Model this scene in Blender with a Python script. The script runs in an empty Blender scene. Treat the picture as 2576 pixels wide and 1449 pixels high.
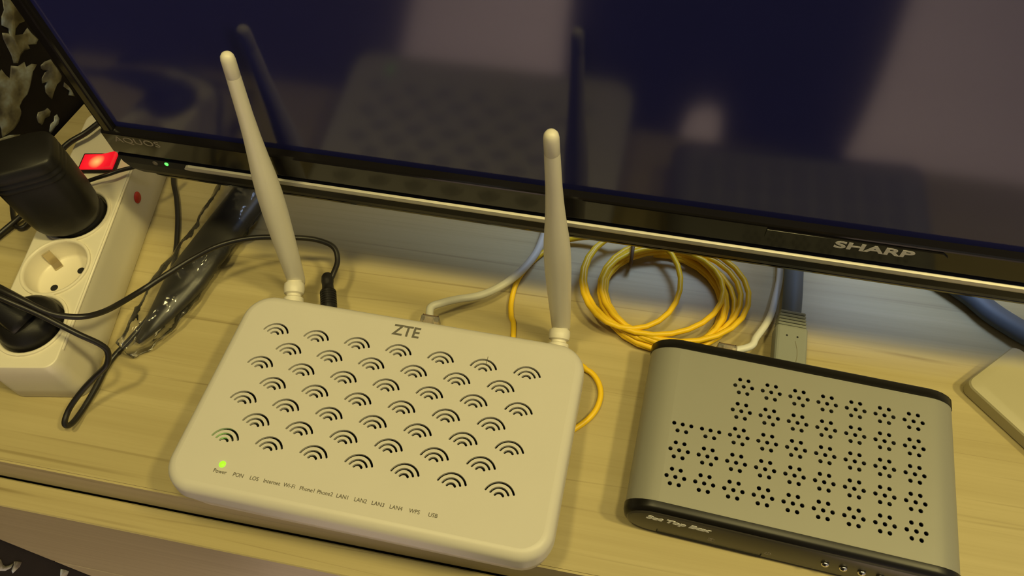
import bpy, bmesh, math, random
from mathutils import Vector, Matrix, noise
random.seed(4)
scene = bpy.context.scene
COL = scene.collection

# ------------------------------------------------------------------ camera
cam_data = bpy.data.cameras.new('camera')
cam_data.sensor_width = 36.0
cam_data.lens = 36.0 * 1900.76 / 2576.0
cam_data.clip_start = 0.01
cam = bpy.data.objects.new('camera', cam_data)
COL.objects.link(cam)
right = Vector((0.9803129, 0.19302561, -0.04156609))
down = Vector((0.14226553, -0.83647924, -0.52920979))
fwd = Vector((-0.13692022, 0.51287776, -0.84747228))
m = Matrix((right, -down, -fwd)).transposed().to_4x4()
m.translation = Vector((0, 0, 0.4304))
cam.matrix_world = m
scene.camera = cam

# ------------------------------------------------------------------ world, lights, exposure
world = bpy.data.worlds.new('world')
scene.world = world
world.use_nodes = True
bg = world.node_tree.nodes['Background']
bg.inputs['Color'].default_value = (0.64, 0.60, 0.58, 1)
bg.inputs['Strength'].default_value = 0.42

def point_light(name, loc, power, color, radius):
    l = bpy.data.lights.new(name, 'POINT')
    l.energy = power; l.color = color; l.shadow_soft_size = radius
    o = bpy.data.objects.new(name, l); COL.objects.link(o); o.location = loc
    return o
WARM = (1.0, 0.83, 0.32)
point_light('ceiling_bulb_light', (-0.36, -0.05, 1.60), 31, WARM, 0.08)
point_light('ceiling_bulb_light', (0.35, 0.02, 1.60), 34, WARM, 0.08)
point_light('ceiling_bulb_light', (1.05, 0.05, 1.60), 56, WARM, 0.08)
wl = bpy.data.lights.new('back_cool_light', 'AREA')  # cool area light between the television and the back wall
wl.energy = 0.5; wl.color = (0.42, 0.60, 1.0); wl.shape = 'RECTANGLE'; wl.size = 0.30; wl.size_y = 0.20; wl.spread = math.radians(50)
wlo = bpy.data.objects.new('back_cool_light', wl); COL.objects.link(wlo)
wlo.location = (0.20, 0.60, 0.62)
wlo.rotation_euler = (Vector((0.08, 0.285, 0.0)) - Vector((0.20, 0.60, 0.62))).to_track_quat('-Z', 'Y').to_euler()

rl = bpy.data.lights.new('room_ceiling_light', 'AREA')
rl.energy = 40; rl.spread = math.radians(80); rl.color = (1.0, 0.84, 0.82); rl.shape = 'DISK'; rl.size = 0.5
rlo = bpy.data.objects.new('room_ceiling_light', rl); COL.objects.link(rlo)
rlo.location = (-0.05, -1.45, 1.70)

scene.view_settings.view_transform = 'Standard'
scene.view_settings.look = 'None'
scene.view_settings.gamma = 1.0
scene.view_settings.use_curve_mapping = False
scene.view_settings.exposure = -0.17

# ------------------------------------------------------------------ materials
def new_mat(name):
    mt = bpy.data.materials.new(name); mt.use_nodes = True
    return mt, mt.node_tree, mt.node_tree.nodes['Principled BSDF']

def simple(name, col, rough=0.5, metal=0.0, spec=0.5, var=0.06, scale=40.0, bump=0.0, trans=0.0, alpha=1.0, coat=0.0):
    mt, nt, b = new_mat(name)
    tc = nt.nodes.new('ShaderNodeTexCoord')
    nz = nt.nodes.new('ShaderNodeTexNoise'); nz.inputs['Scale'].default_value = scale
    nz.inputs['Detail'].default_value = 4
    nt.links.new(tc.outputs['Object'], nz.inputs['Vector'])
    mx = nt.nodes.new('ShaderNodeMix'); mx.data_type = 'RGBA'
    mx.inputs[6].default_value = tuple(max(0, c * (1 - var)) for c in col) + (1,)
    mx.inputs[7].default_value = tuple(min(1, c * (1 + var)) for c in col) + (1,)
    nt.links.new(nz.outputs['Fac'], mx.inputs[0])
    nt.links.new(mx.outputs[2], b.inputs['Base Color'])
    b.inputs['Roughness'].default_value = rough
    b.inputs['Metallic'].default_value = metal
    b.inputs['Specular IOR Level'].default_value = spec
    b.inputs['Transmission Weight'].default_value = trans
    b.inputs['Alpha'].default_value = alpha
    b.inputs['Coat Weight'].default_value = coat
    if bump > 0:
        bp = nt.nodes.new('ShaderNodeBump'); bp.inputs['Strength'].default_value = bump
        bp.inputs['Distance'].default_value = 0.0004
        n2 = nt.nodes.new('ShaderNodeTexNoise'); n2.inputs['Scale'].default_value = scale * 30
        nt.links.new(tc.outputs['Object'], n2.inputs['Vector'])
        nt.links.new(n2.outputs['Fac'], bp.inputs['Height'])
        nt.links.new(bp.outputs['Normal'], b.inputs['Normal'])
    return mt

def emissive(name, col, strength, base=(0.1, 0.1, 0.1)):
    mt, nt, b = new_mat(name)
    b.inputs['Base Color'].default_value = base + (1,)
    b.inputs['Emission Color'].default_value = col + (1,)
    b.inputs['Emission Strength'].default_value = strength
    return mt

def wood(name, light, dark, line, rough=0.45, sy=1.0):
    mt, nt, b = new_mat(name)
    L = nt.links
    tc = nt.nodes.new('ShaderNodeTexCoord')
    def nz(sc, detail, rgh=0.6):
        mp = nt.nodes.new('ShaderNodeMapping'); mp.inputs['Scale'].default_value = sc
        L.new(tc.outputs['Object'], mp.inputs['Vector'])
        n = nt.nodes.new('ShaderNodeTexNoise'); n.inputs['Scale'].default_value = 1.0
        n.inputs['Detail'].default_value = detail; n.inputs['Roughness'].default_value = rgh
        L.new(mp.outputs['Vector'], n.inputs['Vector'])
        return n.outputs['Fac']
    def ramp(src, p0, p1):
        r = nt.nodes.new('ShaderNodeMapRange'); r.inputs['From Min'].default_value = p0; r.inputs['From Max'].default_value = p1
        L.new(src, r.inputs['Value']); return r.outputs['Result']
    def mix(f, a, c, ac=None):
        x = nt.nodes.new('ShaderNodeMix'); x.data_type = 'RGBA'
        L.new(f, x.inputs[0])
        if ac is None: x.inputs[6].default_value = a + (1,)
        else: L.new(ac, x.inputs[6])
        x.inputs[7].default_value = c + (1,)
        return x.outputs[2]
    broad = nz((1.6, 75 * sy, 75 * sy), 4, 0.6)
    fine = nz((9.0, 620 * sy, 620 * sy), 3, 0.6)
    streak = nz((4.0, 260 * sy, 260 * sy), 2, 0.5)
    long_l = nz((1.2, 34 * sy, 34 * sy), 0, 0.4)
    c = mix(ramp(broad, 0.30, 0.80), light, dark)
    f2 = nt.nodes.new('ShaderNodeMath'); f2.operation = 'MULTIPLY'; f2.inputs[1].default_value = 0.35
    L.new(ramp(fine, 0.50, 0.72), f2.inputs[0])
    c = mix(f2.outputs[0], None, dark, c)
    f3 = nt.nodes.new('ShaderNodeMath'); f3.operation = 'MULTIPLY'; f3.inputs[1].default_value = 0.45
    L.new(ramp(streak, 0.62, 0.76), f3.inputs[0])
    c = mix(f3.outputs[0], None, line, c)
    f4 = nt.nodes.new('ShaderNodeMath'); f4.operation = 'MULTIPLY'; f4.inputs[1].default_value = 0.5
    a = nt.nodes.new('ShaderNodeMath'); a.operation = 'SUBTRACT'; a.inputs[1].default_value = 0.5; L.new(long_l, a.inputs[0])
    ab = nt.nodes.new('ShaderNodeMath'); ab.operation = 'ABSOLUTE'; L.new(a.outputs[0], ab.inputs[0])
    L.new(ramp(ab.outputs[0], 0.006, 0.0), f4.inputs[0])
    f5 = nt.nodes.new('ShaderNodeMath'); f5.operation = 'MULTIPLY'
    L.new(f4.outputs[0], f5.inputs[0]); L.new(ramp(streak, 0.42, 0.6), f5.inputs[1])
    c = mix(f5.outputs[0], None, line, c)
    L.new(c, b.inputs['Base Color'])
    b.inputs['Roughness'].default_value = rough
    b.inputs['Specular IOR Level'].default_value = 0.35
    bp = nt.nodes.new('ShaderNodeBump'); bp.inputs['Strength'].default_value = 0.12; bp.inputs['Distance'].default_value = 0.0003
    L.new(fine, bp.inputs['Height']); L.new(bp.outputs['Normal'], b.inputs['Normal'])
    return mt

MAT = {}
MAT['wood'] = wood('pale_oak_laminate', (0.49, 0.415, 0.215), (0.38, 0.31, 0.145), (0.18, 0.13, 0.05))
MAT['floor'] = wood('laminate_floor', (0.80, 0.68, 0.56), (0.66, 0.54, 0.43), (0.42, 0.32, 0.24), sy=0.5)
MAT['dark_gap'] = simple('carcass_gap_shade', (0.03, 0.025, 0.02), 0.9)  # near-black carcass colour stands in for the shade in the drawer gaps
MAT['white'] = simple('white_plastic', (0.63, 0.60, 0.545), 0.42, var=0.02, bump=0.06)
MAT['antenna'] = simple('antenna_plastic', (0.72, 0.68, 0.58), 0.42, var=0.02)
MAT['frost'] = simple('frosted_white_plastic', (0.74, 0.70, 0.62), 0.32, var=0.03, trans=0.15)
MAT['dark_in'] = simple('dark_interior', (0.006, 0.006, 0.006), 0.8)  # near-black stands in for the shade inside vents and openings
MAT['print_grey'] = simple('grey_print', (0.13, 0.12, 0.10), 0.6)
MAT['print_label'] = simple('brown_grey_print', (0.10, 0.085, 0.06), 0.6)
MAT['strip_white'] = simple('yellowed_white_plastic', (0.74, 0.69, 0.56), 0.38, var=0.07, scale=25)
MAT['cup'] = simple('socket_plastic', (0.78, 0.72, 0.58), 0.35, var=0.04)
MAT['brass'] = simple('contact_metal', (0.55, 0.47, 0.32), 0.32, 0.9)
MAT['black'] = simple('black_plastic', (0.011, 0.010, 0.010), 0.42, spec=0.28, var=0.2, bump=0.1)
MAT['cable_black'] = simple('black_cable_sheath', (0.014, 0.012, 0.011), 0.38, var=0.2)
MAT['gloss_black'] = simple('glossy_black_bezel', (0.008, 0.007, 0.007), 0.10, spec=0.4)
MAT['satin_black'] = simple('satin_black_plastic', (0.010, 0.010, 0.014), 0.40, spec=0.12)
MAT['screen'] = simple('tv_screen', (0.018, 0.020, 0.105), 0.11, spec=0.5, var=0.05)
MAT['chrome_strip'] = simple('silver_strip', (0.42, 0.40, 0.37), 0.42, 0.35)
MAT['logo_silver'] = simple('logo_silver', (0.60, 0.58, 0.58), 0.4, 0.3)
MAT['stb_text'] = simple('white_print', (0.95, 0.94, 0.92), 0.6)
MAT['logo_dim'] = simple('logo_dim', (0.24, 0.21, 0.18), 0.45, 0.3)
MAT['silver'] = simple('silver_painted_steel', (0.30, 0.295, 0.25), 0.50, 0.2, var=0.04, scale=18)
MAT['cap_black'] = simple('set_top_box_black', (0.008, 0.007, 0.006), 0.35, spec=0.3)
MAT['panel'] = simple('smoked_front_panel', (0.045, 0.040, 0.032), 0.35)
MAT['chrome'] = simple('chrome_button', (0.75, 0.72, 0.66), 0.18, 1.0)
MAT['yellow'] = simple('yellow_cable_sheath', (0.86, 0.56, 0.012), 0.42, var=0.05)
MAT['grey_cable'] = simple('grey_cable_sheath', (0.55, 0.54, 0.47), 0.45, var=0.04)
MAT['white_cable'] = simple('white_cable_sheath', (0.72, 0.72, 0.68), 0.45, var=0.04)
MAT['hdmi'] = simple('grey_connector', (0.25, 0.265, 0.235), 0.5, var=0.04)
MAT['hdmi_cable'] = simple('slate_cable', (0.10, 0.12, 0.14), 0.5, var=0.04)
MAT['band'] = simple('slate_flat_cable', (0.085, 0.105, 0.13), 0.5, var=0.05)
MAT['beige'] = simple('beige_plastic', (0.45, 0.41, 0.26), 0.45, var=0.06, scale=30)
MAT['mark'] = simple('dark_mark', (0.20, 0.18, 0.12), 0.7)
MAT['wallpaper'] = simple('dark_wallpaper', (0.016, 0.013, 0.012), 0.8, spec=0.15, var=0.25, bump=0.3)
MAT['red_dot'] = simple('red_button', (0.55, 0.03, 0.02), 0.4)
MAT['navy'] = simple('dark_clothes', (0.010, 0.010, 0.013), 0.95, var=0.2)
MAT['skin'] = simple('skin', (0.55, 0.36, 0.26), 0.55)
MAT['hair'] = simple('dark_hair', (0.02, 0.014, 0.01), 0.6)
MAT['led_green'] = emissive('green_led', (0.22, 1.0, 0.0), 2.2)
MAT['led_tv'] = emissive('green_standby_led', (0.08, 1.0, 0.10), 2.2)
MAT['gold'] = simple('plug_contacts', (0.45, 0.30, 0.12), 0.35, 0.8)

def clear_mat(name, tint, tr, rough):
    mt = bpy.data.materials.new(name); mt.use_nodes = True
    nt = mt.node_tree; nt.nodes.remove(nt.nodes['Principled BSDF'])
    out = nt.nodes['Material Output']
    t = nt.nodes.new('ShaderNodeBsdfTransparent'); t.inputs['Color'].default_value = tint + (1,)
    g = nt.nodes.new('ShaderNodeBsdfGlossy'); g.inputs['Roughness'].default_value = rough
    g.inputs['Color'].default_value = (0.95, 0.95, 0.95, 1)
    d = nt.nodes.new('ShaderNodeBsdfDiffuse'); d.inputs['Color'].default_value = (0.6, 0.58, 0.52, 1)
    fr = nt.nodes.new('ShaderNodeFresnel'); fr.inputs['IOR'].default_value = 1.35
    tc = nt.nodes.new('ShaderNodeTexCoord')
    nz = nt.nodes.new('ShaderNodeTexNoise'); nz.inputs['Scale'].default_value = 90
    nt.links.new(tc.outputs['Object'], nz.inputs['Vector'])
    bp = nt.nodes.new('ShaderNodeBump'); bp.inputs['Strength'].default_value = 0.5; bp.inputs['Distance'].default_value = 0.002
    nt.links.new(nz.outputs['Fac'], bp.inputs['Height'])
    nt.links.new(bp.outputs['Normal'], g.inputs['Normal']); nt.links.new(bp.outputs['Normal'], fr.inputs['Normal'])
    m1 = nt.nodes.new('ShaderNodeMixShader'); m1.inputs[0].default_value = 1 - tr
    nt.links.new(t.outputs[0], m1.inputs[1]); nt.links.new(d.outputs[0], m1.inputs[2])
    m2 = nt.nodes.new('ShaderNodeMixShader')
    nt.links.new(fr.outputs[0], m2.inputs[0]); nt.links.new(m1.outputs[0], m2.inputs[1]); nt.links.new(g.outputs[0], m2.inputs[2])
    nt.links.new(m2.outputs[0], out.inputs['Surface'])
    return mt
MAT['film'] = clear_mat('clear_plastic_film', (0.96, 0.96, 0.96), 0.97, 0.10)
MAT['clear_plug'] = clear_mat('clear_connector_plastic', (0.88, 0.80, 0.70), 0.75, 0.08)

def red_switch_mat():
    mt, nt, b = new_mat('lit_red_switch')
    tc = nt.nodes.new('ShaderNodeTexCoord')
    g = nt.nodes.new('ShaderNodeTexGradient'); g.gradient_type = 'SPHERICAL'
    mp = nt.nodes.new('ShaderNodeMapping'); mp.inputs['Scale'].default_value = (90, 90, 40)
    nt.links.new(tc.outputs['Object'], mp.inputs['Vector']); nt.links.new(mp.outputs['Vector'], g.inputs['Vector'])
    cr = nt.nodes.new('ShaderNodeValToRGB')
    cr.color_ramp.elements[0].color = (0.85, 0.006, 0.02, 1)
    cr.color_ramp.elements[1].color = (1.6, 0.75, 0.20, 1)
    e = cr.color_ramp.elements.new(0.45); e.color = (1.0, 0.02, 0.03, 1)
    nt.links.new(g.outputs['Fac'], cr.inputs['Fac'])
    b.inputs['Base Color'].default_value = (0.5, 0.01, 0.01, 1)
    b.inputs['Roughness'].default_value = 0.25
    nt.links.new(cr.outputs['Color'], b.inputs['Emission Color'])
    b.inputs['Emission Strength'].default_value = 0.9
    return mt
MAT['red_switch'] = red_switch_mat()

def leaf_mat():
    mt, nt, b = new_mat('silver_leaf_print')
    tc = nt.nodes.new('ShaderNodeTexCoord')
    n = nt.nodes.new('ShaderNodeTexNoise'); n.inputs['Scale'].default_value = 70; n.inputs['Detail'].default_value = 3
    nt.links.new(tc.outputs['Object'], n.inputs['Vector'])
    cr = nt.nodes.new('ShaderNodeValToRGB')
    cr.color_ramp.elements[0].position = 0.35; cr.color_ramp.elements[0].color = (0.10, 0.09, 0.075, 1)
    cr.color_ramp.elements[1].position = 0.68; cr.color_ramp.elements[1].color = (0.40, 0.46, 0.50, 1)
    e = cr.color_ramp.elements.new(0.5); e.color = (0.24, 0.235, 0.18, 1)
    nt.links.new(n.outputs['Fac'], cr.inputs['Fac']); nt.links.new(cr.outputs['Color'], b.inputs['Base Color'])
    b.inputs['Metallic'].default_value = 0.35; b.inputs['Roughness'].default_value = 0.38
    bp = nt.nodes.new('ShaderNodeBump'); bp.inputs['Strength'].default_value = 0.8; bp.inputs['Distance'].default_value = 0.002
    nt.links.new(n.outputs['Fac'], bp.inputs['Height']); nt.links.new(bp.outputs['Normal'], b.inputs['Normal'])
    return mt
MAT['leaf'] = leaf_mat()

# ------------------------------------------------------------------ helpers
ORIGIN = {}
def thing(name, label, cat, loc=(0, 0, 0), group=None):
    o = bpy.data.objects.new(name, None); COL.objects.link(o)
    o.empty_display_size = 0.02
    o.location = loc; ORIGIN[o.name] = Vector(loc)
    o['label'] = label; o['category'] = cat
    if group: o['group'] = group
    return o

def tag(o, label, cat, group=None):
    o['label'] = label; o['category'] = cat
    if group: o['group'] = group
    return o

class MB:
    """collects world-space geometry"""
    def __init__(s): s.v = []; s.f = []; s.sm = []
    def add(s, vs, fs, smooth=True):
        o = len(s.v); s.v += [Vector(p) for p in vs]
        s.f += [tuple(i + o for i in f) for f in fs]; s.sm += [smooth] * len(fs)
    def build(s, name, mat, parent=None, origin=None, angle=None, merge=None):
        org = ORIGIN[parent.name] if parent else (Vector(origin) if origin is not None else Vector((0, 0, 0)))
        me = bpy.data.meshes.new(name)
        me.from_pydata([p - org for p in s.v], [], s.f)
        me.update()
        for p, q in zip(me.polygons, s.sm): p.use_smooth = q
        bm = bmesh.new(); bm.from_mesh(me)
        if merge: bmesh.ops.remove_doubles(bm, verts=bm.verts, dist=merge)
        bmesh.ops.recalc_face_normals(bm, faces=bm.faces)
        if angle:
            for e in bm.edges:
                if len(e.link_faces) == 2 and e.calc_face_angle(0) > math.radians(angle): e.smooth = False
        bm.to_mesh(me); bm.free()
        o = bpy.data.objects.new(name, me); COL.objects.link(o)
        me.materials.append(mat)
        if parent: o.parent = parent
        else: o.location = org
        ORIGIN[o.name] = org
        return o

def frame(o, u, v, n):
    u, v, n = Vector(u), Vector(v), Vector(n)
    mm = Matrix((u, v, n)).transposed().to_4x4(); mm.translation = Vector(o)
    return mm

def box(mb, M, x0, x1, y0, y1, z0, z1, bev=0.0, seg=2):
    bm = bmesh.new()
    bmesh.ops.create_cube(bm, size=1)
    for w in bm.verts:
        w.co = Vector(((x0 + x1) / 2 + w.co.x * (x1 - x0), (y0 + y1) / 2 + w.co.y * (y1 - y0), (z0 + z1) / 2 + w.co.z * (z1 - z0)))
    if bev > 0: bmesh.ops.bevel(bm, geom=bm.edges[:], offset=bev, segments=seg, profile=0.5, affect='EDGES')
    bm.verts.index_update()
    mb.add([M @ w.co for w in bm.verts], [[w.index for w in f.verts] for f in bm.faces], smooth=False)
    bm.free()

def loft(mb, loops, closed=True, cap0=False, cap1=False, smooth=True):
    n = len(loops[0]); vs = []; fs = []
    for lp in loops: vs += list(lp)
    for i in range(len(loops) - 1):
        for j in range(n if closed else n - 1):
            k = (j + 1) % n
            fs.append((i * n + j, i * n + k, (i + 1) * n + k, (i + 1) * n + j))
    if cap0: fs.append(tuple(range(n))[::-1])
    if cap1: fs.append(tuple((len(loops) - 1) * n + j for j in range(n)))
    mb.add(vs, fs, smooth)

def lathe(mb, M, prof, seg=24, cap0=True, cap1=True):
    loops = [[M @ Vector((r * math.cos(2 * math.pi * j / seg), r * math.sin(2 * math.pi * j / seg), z)) for j in range(seg)] for r, z in prof]
    loft(mb, loops, True, cap0, cap1)

def crom(pts, per=8):
    pts = [Vector(p) for p in pts]; out = []
    P = [pts[0] * 2 - pts[1]] + pts + [pts[-1] * 2 - pts[-2]]
    for i in range(1, len(P) - 2):
        p0, p1, p2, p3 = P[i - 1:i + 3]
        for s in range(per):
            t = s / per
            out.append(0.5 * ((2 * p1) + (p2 - p0) * t + (2 * p0 - 5 * p1 + 4 * p2 - p3) * t * t + (3 * p1 - p0 - 3 * p2 + p3) * t ** 3))
    out.append(pts[-1]); return out

def tube(mb, path, r, seg=10, flat=None, caps=True):
    """round tube; flat=(w,h) gives a flat section kept level"""
    path = [Vector(p) for p in path]; loops = []; n = len(path); ref = None
    for i, p in enumerate(path):
        t = (path[min(i + 1, n - 1)] - path[max(i - 1, 0)]).normalized()
        if flat is not None:
            a = t.cross(Vector((0, 0, 1)))
            if a.length < 1e-4: a = ref
            a = a.normalized()
        else:
            if ref is None:
                a = t.orthogonal().normalized()
            else:
                a = (ref - t * ref.dot(t)).normalized()
        ref = a; b = t.cross(a).normalized()
        rr = r(i / (n - 1)) if callable(r) else r
        w, h = (rr, rr) if flat is None else (rr * flat[0], rr * flat[1])
        loops.append([p + a * (w * math.cos(2 * math.pi * j / seg)) + b * (h * math.sin(2 * math.pi * j / seg)) for j in range(seg)])
    loft(mb, loops, True, caps, caps)

def cable(name, pts, r, mat, parent=None, per=8, seg=10, flat=None, origin=None):
    mb = MB(); tube(mb, crom(pts, per), r, seg, flat)
    return mb.build(name, mat, parent, origin=origin if origin is not None else pts[0])

def rrect(x0, x1, y0, y1, r, seg=8):
    pts = []
    for cx, cy, a0 in ((x1 - r, y0 + r, -90), (x1 - r, y1 - r, 0), (x0 + r, y1 - r, 90), (x0 + r, y0 + r, 180)):
        for k in range(seg + 1):
            a = math.radians(a0 + 90 * k / seg); pts.append((cx + r * math.cos(a), cy + r * math.sin(a)))
    return pts

def plate(outer, holes, depth):
    """flat plate with real holes: returns verts (z 0 top .. -depth) and faces"""
    cu = bpy.data.curves.new('plate', 'CURVE'); cu.dimensions = '2D'; cu.fill_mode = 'BOTH'; cu.extrude = depth / 2
    for pl in [outer] + holes:
        sp = cu.splines.new('POLY'); sp.points.add(len(pl) - 1); sp.use_cyclic_u = True
        for q, (x, y) in zip(sp.points, pl): q.co = (x, y, 0, 1)
    ob = bpy.data.objects.new('plate', cu); COL.objects.link(ob)
    dg = bpy.context.evaluated_depsgraph_get()
    me = ob.evaluated_get(dg).to_mesh()
    vs = [Vector((w.co.x, w.co.y, w.co.z - depth / 2)) for w in me.vertices]
    fs = [tuple(p.vertices) for p in me.polygons]
    ob.evaluated_get(dg).to_mesh_clear()
    bpy.data.objects.remove(ob); bpy.data.curves.remove(cu)
    return vs, fs

def lettering(text, size, M, mat, parent, name='lettering', shear=0.0, sx=1.0, bold=0.0, depth=0.0001, align='CENTER'):
    cu = bpy.data.curves.new('t', 'FONT'); cu.body = text; cu.size = size; cu.align_x = align; cu.align_y = 'CENTER'
    cu.extrude = depth; cu.shear = shear; cu.offset = bold; cu.resolution_u = 4
    ob = bpy.data.objects.new('t', cu); COL.objects.link(ob)
    dg = bpy.context.evaluated_depsgraph_get()
    me = ob.evaluated_get(dg).to_mesh()
    mb = MB()
    mb.add([M @ Vector((w.co.x * sx, w.co.y, w.co.z)) for w in me.vertices], [tuple(p.vertices) for p in me.polygons], False)
    ob.evaluated_get(dg).to_mesh_clear()
    bpy.data.objects.remove(ob); bpy.data.curves.remove(cu)
    return mb.build(name, mat, parent)

def structure(o): o['kind'] = 'structure'; return o

# ------------------------------------------------------------------ the room
FZ = -0.90
WA, WD, WN = Vector((-0.4537, 0.3785, 0)), Vector((-0.1681, -0.9858, 0)), Vector((0.9858, -0.1681, 0))
def wall_pt(s, z, off=0.0): return WA + WD * s + Vector((0, 0, z)) + WN * off
mb = MB(); box(mb, Matrix.Identity(4), -1.4, 3.0, -3.2, 0.66, FZ - 0.05, FZ)
structure(mb.build('floor', MAT['floor']))
mb = MB()
loft(mb, [[wall_pt(-0.35, FZ), wall_pt(3.3, FZ), wall_pt(3.3, FZ, -0.08), wall_pt(-0.35, FZ, -0.08)],
          [wall_pt(-0.35, 1.9), wall_pt(3.3, 1.9), wall_pt(3.3, 1.9, -0.08), wall_pt(-0.35, 1.9, -0.08)]], True, True, True, False)
wall_left = structure(mb.build('wall_left', MAT['wallpaper']))
mb = MB(); box(mb, Matrix.Identity(4), -0.40, 3.0, 0.66, 0.74, FZ, 1.9)
wall_back = structure(mb.build('wall_back', simple('pale_bounce_wall', (0.62, 0.60, 0.60), 0.8, var=0.05)))  # unseen wall, kept pale to bounce light under the television

LEAVES = [[(-0.4587, 0.3491, 0.0630), (-0.4580, 0.3531, 0.0590), (-0.4570, 0.3591, 0.0580), (-0.4572, 0.3579, 0.0542), (-0.4563, 0.3630, 0.0529), (-0.4558, 0.3660, 0.0497), (-0.4568, 0.3605, 0.0483), (-0.4575, 0.3560, 0.0448), (-0.4585, 0.3505, 0.0409), (-0.4593, 0.3456, 0.0384), (-0.4603, 0.3401, 0.0378), (-0.4613, 0.3340, 0.0357), (-0.4616, 0.3321, 0.0310), (-0.4625, 0.3272, 0.0278), (-0.4636, 0.3204, 0.0265), (-0.4647, 0.3142, 0.0274), (-0.4655, 0.3091, 0.0285), (-0.4650, 0.3125, 0.0331), (-0.4648, 0.3137, 0.0359), (-0.4644, 0.3155, 0.0470), (-0.4618, 0.3312, 0.0644), (-0.4600, 0.3416, 0.0659), (-0.4600, 0.3415, 0.0612), (-0.4599, 0.3424, 0.0569)],
    [(-0.4532, 0.3814, 0.1019), (-0.4534, 0.3801, 0.0966), (-0.4536, 0.3793, 0.0804), (-0.4543, 0.3748, 0.0822), (-0.4553, 0.3691, 0.0811), (-0.4560, 0.3652, 0.0774), (-0.4549, 0.3714, 0.0737), (-0.4539, 0.3771, 0.0748), (-0.4539, 0.3773, 0.0701), (-0.4536, 0.3789, 0.0630), (-0.4543, 0.3752, 0.0613), (-0.4552, 0.3696, 0.0653), (-0.4553, 0.3690, 0.0622), (-0.4561, 0.3645, 0.0642), (-0.4569, 0.3597, 0.0635), (-0.4578, 0.3546, 0.0607), (-0.4582, 0.3518, 0.0630), (-0.4578, 0.3542, 0.0681), (-0.4576, 0.3554, 0.0740), (-0.4574, 0.3568, 0.0808), (-0.4570, 0.3590, 0.0846), (-0.4567, 0.3612, 0.0827), (-0.4565, 0.3619, 0.0790), (-0.4560, 0.3647, 0.0845), (-0.4565, 0.3620, 0.0888), (-0.4558, 0.3660, 0.0933), (-0.4551, 0.3704, 0.0953), (-0.4540, 0.3767, 0.1053)],
    [(-0.4548, 0.3722, 0.0469), (-0.4538, 0.3777, 0.0447), (-0.4539, 0.3776, 0.0411), (-0.4538, 0.3779, 0.0352), (-0.4539, 0.3775, 0.0284), (-0.4544, 0.3741, 0.0262), (-0.4552, 0.3696, 0.0263), (-0.4560, 0.3648, 0.0241), (-0.4571, 0.3586, 0.0204), (-0.4572, 0.3582, 0.0235), (-0.4572, 0.3582, 0.0287), (-0.4567, 0.3609, 0.0328), (-0.4562, 0.3641, 0.0339), (-0.4568, 0.3601, 0.0361), (-0.4564, 0.3626, 0.0390), (-0.4557, 0.3667, 0.0404), (-0.4549, 0.3714, 0.0407), (-0.4557, 0.3668, 0.0447), (-0.4555, 0.3679, 0.0469)],
    [(-0.4597, 0.3433, 0.0216), (-0.4589, 0.3483, 0.0188), (-0.4583, 0.3516, 0.0183), (-0.4582, 0.3521, 0.0145), (-0.4588, 0.3487, 0.0123), (-0.4596, 0.3441, 0.0139), (-0.4604, 0.3393, 0.0118), (-0.4606, 0.3382, 0.0156), (-0.4603, 0.3399, 0.0194)],
    [(-0.4578, 0.3547, 0.0085), (-0.4579, 0.3539, 0.0044), (-0.4585, 0.3506, 0.0019), (-0.4592, 0.3462, 0.0021), (-0.4602, 0.3404, 0.0008), (-0.4601, 0.3408, 0.0033), (-0.4593, 0.3456, 0.0069), (-0.4587, 0.3490, 0.0064), (-0.4582, 0.3518, 0.0092)],
    [(-0.4542, 0.3757, 0.0235), (-0.4540, 0.3769, 0.0184), (-0.4540, 0.3769, 0.0137), (-0.4541, 0.3759, 0.0078), (-0.4548, 0.3721, 0.0127), (-0.4543, 0.3752, 0.0146), (-0.4546, 0.3730, 0.0212)],
    [(-0.4646, 0.3143, 0.0259), (-0.4635, 0.3213, 0.0195), (-0.4643, 0.3162, 0.0185), (-0.4649, 0.3129, 0.0164), (-0.4642, 0.3171, 0.0106), (-0.4652, 0.3111, 0.0127), (-0.4664, 0.3042, 0.0144), (-0.4674, 0.2981, 0.0153), (-0.4685, 0.2919, 0.0206), (-0.4669, 0.3014, 0.0312), (-0.4655, 0.3095, 0.0282)],
    [(-0.5087, 0.0557, -0.2504), (-0.5087, 0.0557, -0.2539), (-0.5093, 0.0526, -0.2598), (-0.5094, 0.0517, -0.2657), (-0.5091, 0.0533, -0.2700), (-0.5086, 0.0563, -0.2729), (-0.5094, 0.0520, -0.2740), (-0.5100, 0.0483, -0.2695), (-0.5102, 0.0471, -0.2636), (-0.5104, 0.0462, -0.2610)],
    [(-0.5084, 0.0577, -0.2725), (-0.5080, 0.0599, -0.2821), (-0.5088, 0.0556, -0.2838), (-0.5100, 0.0484, -0.2805), (-0.5097, 0.0503, -0.2771), (-0.5089, 0.0545, -0.2754)],
    [(-0.5070, 0.0657, -0.3414), (-0.5069, 0.0667, -0.3556), (-0.5080, 0.0600, -0.3575), (-0.5083, 0.0582, -0.3489)]]
for pts in LEAVES:
    n = len(pts); c = sum((Vector(p) for p in pts), Vector()) / n
    mb = MB()
    base = [Vector(p) for p in pts]
    fr_ = [p + WN * 0.0004 for p in base]
    inn = [c + (p - c) * 0.86 + WN * 0.0010 for p in base]
    loft(mb, [base, fr_, inn], True, False, True, True)
    mb.build('leaf_motif', MAT['leaf'], wall_left)

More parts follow.
